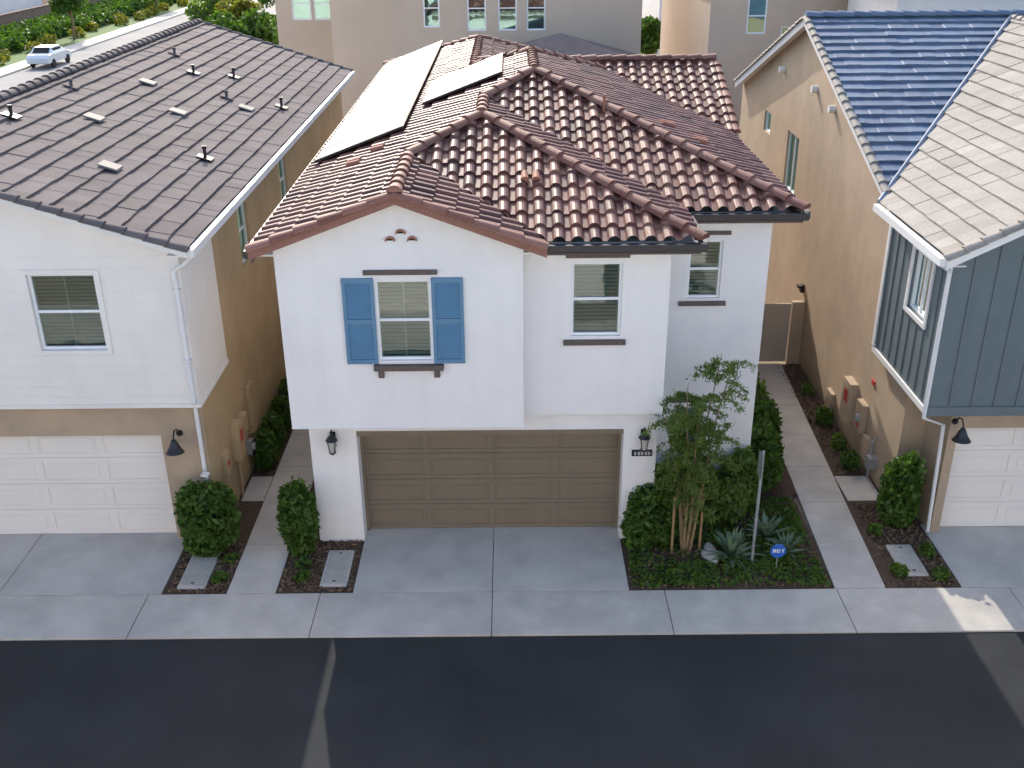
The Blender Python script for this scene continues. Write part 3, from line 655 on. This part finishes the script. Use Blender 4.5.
# ------------------------------------------------------------------ vegetation near
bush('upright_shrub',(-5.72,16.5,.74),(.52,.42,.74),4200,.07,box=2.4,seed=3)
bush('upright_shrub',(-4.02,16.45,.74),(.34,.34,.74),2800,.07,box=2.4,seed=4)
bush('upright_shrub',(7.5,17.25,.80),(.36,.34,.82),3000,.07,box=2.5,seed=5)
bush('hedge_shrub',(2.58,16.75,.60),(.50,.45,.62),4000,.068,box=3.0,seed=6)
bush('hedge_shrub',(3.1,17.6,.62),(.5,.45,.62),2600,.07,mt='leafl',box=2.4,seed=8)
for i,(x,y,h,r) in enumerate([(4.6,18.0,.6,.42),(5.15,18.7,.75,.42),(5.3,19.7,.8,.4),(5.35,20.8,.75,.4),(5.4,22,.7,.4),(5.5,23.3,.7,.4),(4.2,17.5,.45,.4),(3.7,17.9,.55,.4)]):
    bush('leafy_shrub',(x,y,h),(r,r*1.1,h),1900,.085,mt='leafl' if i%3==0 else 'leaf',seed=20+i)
for i,(x,y,s) in enumerate([(7.28,19.5,.9),(7.3,20.4,.7),(7.3,21.6,.9),(7.35,23.2,.6)]):
    bush('leafy_shrub',(x,y,.2*s),(.2*s,.28*s,.24*s),500,.07,mt='leafl' if i%2 else 'leaf',seed=40+i)
for i,(x,y) in enumerate([(-5.36,19.8),(-5.36,20.6),(-5.36,21.5),(-5.36,22.4)]):
    bush('leafy_shrub',(x,y,.4),(.22,.4,.45),1200,.08,seed=50+i)
for i,(x,y) in enumerate([(7.0,16.9),(7.75,16.2),(7.0,15.6),(7.7,15.45)]):
    bush('low_plant',(x,y,.09),(.14,.16,.13),260,.05,mt='leafd',seed=60+i)
for i,(x,y) in enumerate([(-3.85,15.6),(-5.35,15.6),(-3.9,16.0),(-5.3,16.2)]):
    bush('low_plant',(x,y,.05),(.14,.16,.09),200,.05,mt='leafd',seed=70+i)
N=14000; q=rng.random((N,3)); X=2.15+q[:,0]*3.5; Y=15.22+q[:,1]*3.0
hgt=.03+.10*(.5+.5*np.sin(X*5+np.cos(Y*4)*2)*np.cos(Y*6+X))*(.4+.6*q[:,2]) 
dens=.5+.5*np.sin(X*2.3+1)*np.cos(Y*2.9)+.3*np.sin(X*9+Y*4)*np.sin(Y*8); keep=rng.random(N)<(.15+.8*dens)
leaves('groundcover_foliage',np.stack([X,Y,hgt],1)[keep],.055,'leafd',None,1.4)
def airy_tree(name,base,h,seed):
    e=root(name); rg=random.Random(seed); mb=MB(); pts=[]
    B=Vector(base)
    for sidx in range(8):
        ang=sidx*.82+rg.uniform(-.3,.3); sp=rg.uniform(.2,.66); hh=h*rg.uniform(.62,1.0)
        if sidx==0: hh=h
        path=[];rad=[]
        for k in range(11):
            t=k/10; path.append(B+Vector((math.cos(ang)*(.05+sp*t**1.3)+.03*math.sin(t*7+sidx),math.sin(ang)*(.05+sp*t**1.3)*.8+.03*math.cos(t*6+sidx),hh*t))); rad.append(.026*(1-t)+.005)
        mb.tube(path,rad,7)
        for k in range(20):
            t=rg.uniform(.38,1.0); i=min(9,int(t*10)); P=path[i].lerp(path[i+1],t*10-i)
            a2=rg.uniform(0,6.28); L=rg.uniform(.25,.66)*(1.15-.5*t)
            bp=[P]
            for m in range(1,6):
                s=m/5; bp.append(P+Vector((math.cos(a2)*L*s,math.sin(a2)*L*s,L*(.55*s-.75*s*s))))
            mb.tube(bp,[.009,.007,.006,.005,.004,.003],4,cap=False)
            for m in range(85):
                s=rg.uniform(.2,1.12); j=min(4,int(s*5)); Q=bp[j].lerp(bp[min(5,j+1)],min(1,s*5-j))
                pts.append((Q.x+rg.gauss(0,.04),Q.y+rg.gauss(0,.04),Q.z-abs(rg.gauss(0,.055))+.02))
    mb.obj('stems','bark',e)
    leaves('foliage',np.array(pts),.023,'leafl',e,3.6)
    mb=MB()
    for (x,y) in((-.28,-.05),(.26,.05)): mb.tube([(B.x+x,B.y+y,0),(B.x+x,B.y+y,1.25)],.025,8)
    mb.box(B.x-.27,B.x+.25,B.y-.01,B.y+.01,1.05,1.08)
    mb.obj('support_stakes','stake',e)
airy_tree('slender_multistem_tree',(3.25,16.35,0),3.95,5)
def agave(x,y,s,seed):
    e=root('spiky_agave'); rg=random.Random(seed); mb=MB()
    for i in range(34):
        a=i*2.4; el=rg.uniform(.15,1.35); L=s*rg.uniform(.8,1.05); w=.035*s/.5
        d=Vector((math.cos(a)*math.cos(el),math.sin(a)*math.cos(el),math.sin(el))); sd=Vector((-math.sin(a),math.cos(a),0))
        n0=len(mb.v); K=5
        for k in range(K+1):
            t=k/K; c=Vector((x,y,.06))+d*(L*t)-Vector((0,0,.14*L*t*t*2*math.cos(el))); ww=w*(1-t**1.6)*(.6+.8*min(1,t*3))
            c.z=max(c.z,.03)
            mb.v+= [tuple(c+sd*ww),tuple(c-Vector((0,0,.012))),tuple(c-sd*ww)]
        for k in range(K):
            A=n0+3*k; mb.f+=[(A,A+1,A+4,A+3),(A+1,A+2,A+5,A+4)]
    mb.obj('blades','agave',e)
agave(4.05,16.1,.7,1); agave(4.85,16.75,.6,2); agave(5.1,16.2,.52,3)
bm=bmesh.new(); bmesh.ops.create_icosphere(bm,subdivisions=3,radius=1)
for v in bm.verts:
    d=v.co.normalized(); k=1+.15*math.sin(3*d.x+1)+.12*math.cos(4*d.y+2*d.z); v.co=Vector((3.68+.18*d.x*k,16.2+.34*d.y*k,.05+.1*d.z*k))
me=bpy.data.meshes.new('b'); bm.to_mesh(me); bm.free(); link('boulder',me,'stone',None,smooth=False)
e=root('street_sign_post'); mb=MB(); mb.tube([(4.42,16.0,0),(4.42,16.0,2.35)],.028,8); mb.obj('post','grey',e)
mb=MB(); mb.box(4.385,4.392,15.85,16.15,1.85,2.3); mb.obj('sign_panel','grey',e,bevel=.002)
e=root('security_yard_sign'); mb=MB(); mb.tube([(4.80,15.72,0),(4.80,15.72,.42)],.01,6); mb.obj('stake','grey',e)
mb=MB(); c=(4.80,15.705,.45); oct_=[(c[0]+.15*math.cos(math.pi/8+k*math.pi/4),c[1],c[2]+.15*math.sin(math.pi/8+k*math.pi/4)) for k in range(8)]
mb.poly(*oct_); mb.poly(*[(a,b+.012,d) for a,b,d in oct_]); 
for k in range(8): a=oct_[k];b=oct_[(k+1)%8]; mb.poly(a,b,(b[0],b[1]+.012,b[2]),(a[0],a[1]+.012,a[2]))
mb.obj('sign_board','signblue',e)
mb=MB(); y=15.701
for (x0,x1,z0,z1) in((-.08,-.065,-.03,.03),(-.045,-.03,-.03,.03),(-.065,-.045,.018,.03),(-.065,-.045,-.006,.004),(-.015,0,-.03,.03),(0,.02,.018,.03),(0,.02,-.03,-.018),(.02,.03,-.02,.02),(.05,.09,.018,.03),(.063,.077,-.03,.018)): mb.box(c[0]+x0*1.2,c[0]+x1*1.2,y,y+.003,c[2]+z0*1.2,c[2]+z1*1.2)
mb.obj('sign_lettering','signwhite',e)

# ------------------------------------------------------------------ background buildings
def simple_house(name,x0,x1,y0,y1,h,wm,rm,holesF=[],holesB=[],roofp=.33,axis='Y',glass='tealglass'):
    e=root(name)
    wall('front_wall','F',y0,x0,x1,0,h,holesF,wm,e); wall('back_wall','B',y1,x0,x1,0,h,holesB,wm,e)
    wall('right_wall','R',x1,y0,y1,0,h,[],wm,e); wall('left_wall','L',x0,y0,y1,0,h,[],wm,e)
    for w in holesF: window(e,'F',y0,*w,glass=glass,slats=False,fw=.07)
    for w in holesB: window(e,'B',y1,*w,glass=glass,slats=False)
    o=.4; X0,X1,Y0,Y1=x0-o,x1+o,y0-o,y1+o
    if axis=='Y':
        hw=(X1-X0)/2; cx=(X0+X1)/2; a,b=(cx,Y0+hw*.98),(cx,Y1-hw*.98)
        if b[1]<a[1]: a=b=(cx,(Y0+Y1)/2)
        z1=h+hw*roofp
    else:
        hw=(Y1-Y0)/2; cy=(Y0+Y1)/2; a,b=(X0+hw*.98,cy),(X1-hw*.98,cy); z1=h+hw*roofp
    mb=MB(); P=[(X0,Y0,h),(X1,Y0,h),(X1,Y1,h),(X0,Y1,h)]; A=(*a,z1);B=(*b,z1)
    if axis=='Y': mb.poly(P[0],P[1],A); mb.poly(P[1],P[2],B,A); mb.poly(P[2],P[3],B); mb.poly(P[3],P[0],A,B)
    else: mb.poly(P[0],P[1],B,A); mb.poly(P[1],P[2],B); mb.poly(P[2],P[3],A,B); mb.poly(P[3],P[0],A)
    mb.obj('roof',rm,e); mb=MB(); mb.box(X0,X1,Y0,Y1,h-.15,h-.005); mb.obj('eaves','whitemetal',e); return e
M['farroof']=mat('far_roof_tile',(.15,.115,.105),.7,.15,4,bs=12,bd=.05)
simple_house('beige_townhouse',-7.5,5.6,46,58,9.3,'beige2','farroof',[(-3.6,-2.9,6.35,7.9),(-1.75,-.95,6.2,8.0),(-.45,.35,6.2,8.0),(.75,1.55,6.2,8.0)])
simple_house('beige_townhouse',-10.2,-7.55,48,58,9.2,'beige2','farroof',[(-9.5,-8.65,6.5,7.9),(-8.55,-7.7,6.5,7.9)])
e=simple_house('beige_townhouse',8.1,24,44,58,8.6,'beige2','farroof',[(9.6,10.4,6.2,7.6),(11,12,5,6.5),(14,15,5,6.5)])
e=simple_house('grey_townhouse',13.3,19,37.5,43,8.4,'siding','farroof',[(14.2,15.1,6.1,7.3)])
simple_house('grey_roof_house',-1.5,5.5,40.5,44.5,5.2,'beige2','farroof')
simple_house('distant_house',-62,-50,55,75,6.2,'beige2','farroof'); simple_house('distant_house',-62,-50,95,118,6.2,'white','farroof')
simple_house('distant_house',-60,-48,125,145,6.2,'beige2','farroof')
for i in range(6): simple_house('distant_house',-14+i*14,-4+i*14,122+(i%2)*3,138,6,'beige2' if i%2 else 'white','farroof')
for i in range(4): simple_house('distant_house',-5+i*16,4+i*16,72+8*(i%2),92,6,'white' if i%2 else 'beige2','farroof')
simple_house('row_house',-25.5,-16.5,16.7,27,6,'siding','farroof',[(-20,-19,4,5.4)]); simple_house('row_house',22,31,16.7,36,6,'white','farroof',[(25,26,4,5.4)])
for i,x in enumerate((-25,-13.5,-2.2,9.1,20.6)):
    m_='white' if i%2==0 else 'siding'
    e=simple_house('opposite_row_house',x-5,x+5,-14,3.6,6,m_,'farroof',[],[(x-3.4,x-2.2,4,5.4),(x+1.6,x+2.8,4,5.4)],glass='glass')
    mb=MB(); mb.box(x-2.5,x+2.4,3.602,3.66,.03,2.3); mb.obj('garage_door','garage' if i%2 else 'whitedoor',e)
mb=MB()
for x in (-25,-13.5,-2.2,9.1,20.6): slab(mb,x-2.8,x+2.8,3.6,5.4,z1=.03)
mb.obj('driveway_apron','concrete')
mb=MB(); mb.poly((-36.5,38,-.02),(-26,38,-.02),(-26,220,-.02),(-36.5,220,-.02)); mb.obj('far_street','road2')
mb=MB(); mb.box(-38.3,-36.5,38,220,-.07,.1); mb.box(-26,-24.4,38,220,-.07,.1); mb.obj('far_sidewalk','walk')
mb=MB(); mb.poly((-42,38,-.03),(-38.3,38,-.03),(-38.3,220,-.03),(-42,220,-.03)); mb.poly((-24.4,62,-.03),(-18,62,-.03),(-18,220,-.03),(-24.4,220,-.03)); mb.obj('far_lawn','grass')
mb=MB(); mb.box(-47.3,-47,38,200,-.05,1.9); mb.box(-47.35,-46.95,38,200,1.9,2.0); mb.obj('block_wall','blockwall')
mb=MB(); mb.poly((5.9,38,-.02),(7.9,38,-.02),(7.9,119,-.02),(5.9,119,-.02)); mb.obj('rear_lane','walk')
P=[]
for y in np.arange(40,180,1.6):
    for x in (-45.8,-43.8,-42.2): P.append(blobpts((x+random.uniform(-.3,.3),y,.5),(.9,1.0,.8),260,seed=int(y*10)+int(-x)))
leaves('hedge_row',np.concatenate(P),.28,'leaf',None,1.3)
P=[]
for y in np.arange(60,150,2.6):
    if random.random()<.75: P.append(blobpts((-40+random.uniform(-1,1),y,.35),(.7,.8,.5),160,seed=int(y*11)))
leaves('verge_shrubs',np.concatenate(P),.22,'leafy',None,1.3)
P=[]
for y in np.arange(66,150,3.1):
    P.append(blobpts((-22.5+random.uniform(-.5,.5),y,.6),(1,1.2,.8),260,seed=int(y*7)))
for y in np.arange(60,110,2.6): P.append(blobpts((5.7,y,.6),(.4,.9,.9),240,seed=int(y*3))); P.append(blobpts((8.6,y,.8),(.5,1.1,1.1),240,seed=int(y*5)))
leaves('far_shrubs',np.concatenate(P),.25,'leafl',None,1.3)
def far_tree(name,x,y,h,r,mt,seed):
    e=root(name); rg=random.Random(seed); mb=MB(); mb.tube([(x,y,-.05),(x+.1,y,h*.3),(x,y+.1,h*.6)],[.16,.12,.07],8); pts=[]
    for i in range(14):
        a=rg.uniform(0,6.28); rr=r*rg.uniform(.2,.75); c=(x+math.cos(a)*rr,y+math.sin(a)*rr,h*rg.uniform(.45,.9))
        mb.tube([(x,y,h*.35),((x+c[0])/2,(y+c[1])/2,(h*.4+c[2])/2+.1),c],[.06,.04,.02],5)
        pts.append(blobpts(c,(r*.42,r*.42,r*.34),320,seed=seed*20+i,shell=.6))
    mb.obj('trunk','bark',e); leaves('crown',np.concatenate(pts),.22,mt,e,1.5)
far_tree('street_tree',-23.5,88,5.5,2.2,'leafl',1); far_tree('street_tree',-21,84,5,1.9,'leafy',2); far_tree('street_tree',-23,110,5.5,2.2,'leaf',3); far_tree('street_tree',-40,100,5.5,2.2,'leaf',4); far_tree('street_tree',-41,128,6,2.5,'leafy',5)
far_tree('street_tree',9.4,70,4.5,1.2,'leaf',6); far_tree('street_tree',-15.5,64,5.5,2.2,'leaf',8)
e=root('parked_car'); cx,cy=-35.4,83.0
prof=[(-2.2,.35),(-2.25,.75),(-1.95,.95),(-1.5,1.0),(-.95,1.42),(.5,1.45),(1.2,1.0),(2.1,.85),(2.25,.6),(2.2,.35)]
mb=MB(); n=len(prof)
for xs_,sc in((-.85,1),(.85,1)): mb.v+=[(cx+xs_*(.8 if zz>1.05 else 1),cy+yy,zz) for yy,zz in prof]
mb.f.append(tuple(range(n))); mb.f.append(tuple(range(2*n-1,n-1,-1)))
for i in range(n): j=(i+1)%n; mb.f.append((i,j,n+j,n+i))
mb.obj('body','carpaint',e,bevel=.05)
mb=MB(); mb.box(cx-.72,cx+.72,cy-1.0,cy+.62,1.04,1.36); mb.poly((cx-.62,cy-1.46,1.05),(cx+.62,cy-1.46,1.05),(cx+.58,cy-1.0,1.4),(cx-.58,cy-1.0,1.4)); mb.poly((cx-.62,cy+1.17,1.05),(cx+.62,cy+1.17,1.05),(cx+.58,cy+.56,1.42),(cx-.58,cy+.56,1.42)); mb.box(cx-.79,cx+.79,cy-.95,cy+.5,1.06,1.33); mb.obj('windows','dark',e)
mb=MB()
for yy in(-1.35,1.4):
    for s in(-.86,.72): mb.tube([(cx+s,cy+yy,.31),(cx+s+.16,cy+yy,.31)],.33,16)
mb.obj('wheels','tyre',e)

# ------------------------------------------------------------------ recenter roots
for r_,ch in ROOTS.items():
    if not ch: continue
    mn=Vector((1e9,)*3); mx=Vector((-1e9,)*3)
    for o in ch:
        for v in o.bound_box:
            for i in range(3): mn[i]=min(mn[i],v[i]); mx[i]=max(mx[i],v[i])
    c=(mn+mx)/2; c.z=mn.z; r_.location=c
    for o in ch: o.location=-c
# ------------------------------------------------------------------ light, camera
EL=math.radians(33); AZ=math.radians(-13.5)
w=bpy.data.worlds.new('World'); S.world=w; w.use_nodes=True; nt=w.node_tree
sk=nt.nodes.new('ShaderNodeTexSky'); sk.sky_type='NISHITA'; sk.sun_disc=False; sk.sun_elevation=EL; sk.sun_rotation=AZ; sk.air_density=1.0; sk.dust_density=2.5
bg=nt.nodes['Background']; bg.inputs['Strength'].default_value=.38; nt.links.new(sk.outputs[0],bg.inputs['Color'])
sun=bpy.data.lights.new('sun','SUN'); sun.energy=4.4; sun.angle=math.radians(.5); sun.color=(1,.93,.82)
so=bpy.data.objects.new('sun',sun); COL.objects.link(so)
sd=Vector((math.sin(AZ)*math.cos(EL),math.cos(AZ)*math.cos(EL),math.sin(EL)))
so.rotation_euler=(-sd).to_track_quat('-Z','Y').to_euler(); so.location=(0,40,40)
cam=bpy.data.cameras.new('camera'); co=bpy.data.objects.new('camera',cam); COL.objects.link(co)
cam.sensor_width=36; cam.lens=1035/1024*36; cam.clip_end=3000
co.matrix_world=Matrix.Translation((0,0,11.16))@Matrix.Rotation(math.radians(65),4,'X')@Matrix.Rotation(math.radians(-.5),4,'Z')
S.camera=co
S.view_settings.view_transform='Standard'; S.view_settings.look='None'; S.view_settings.exposure=0
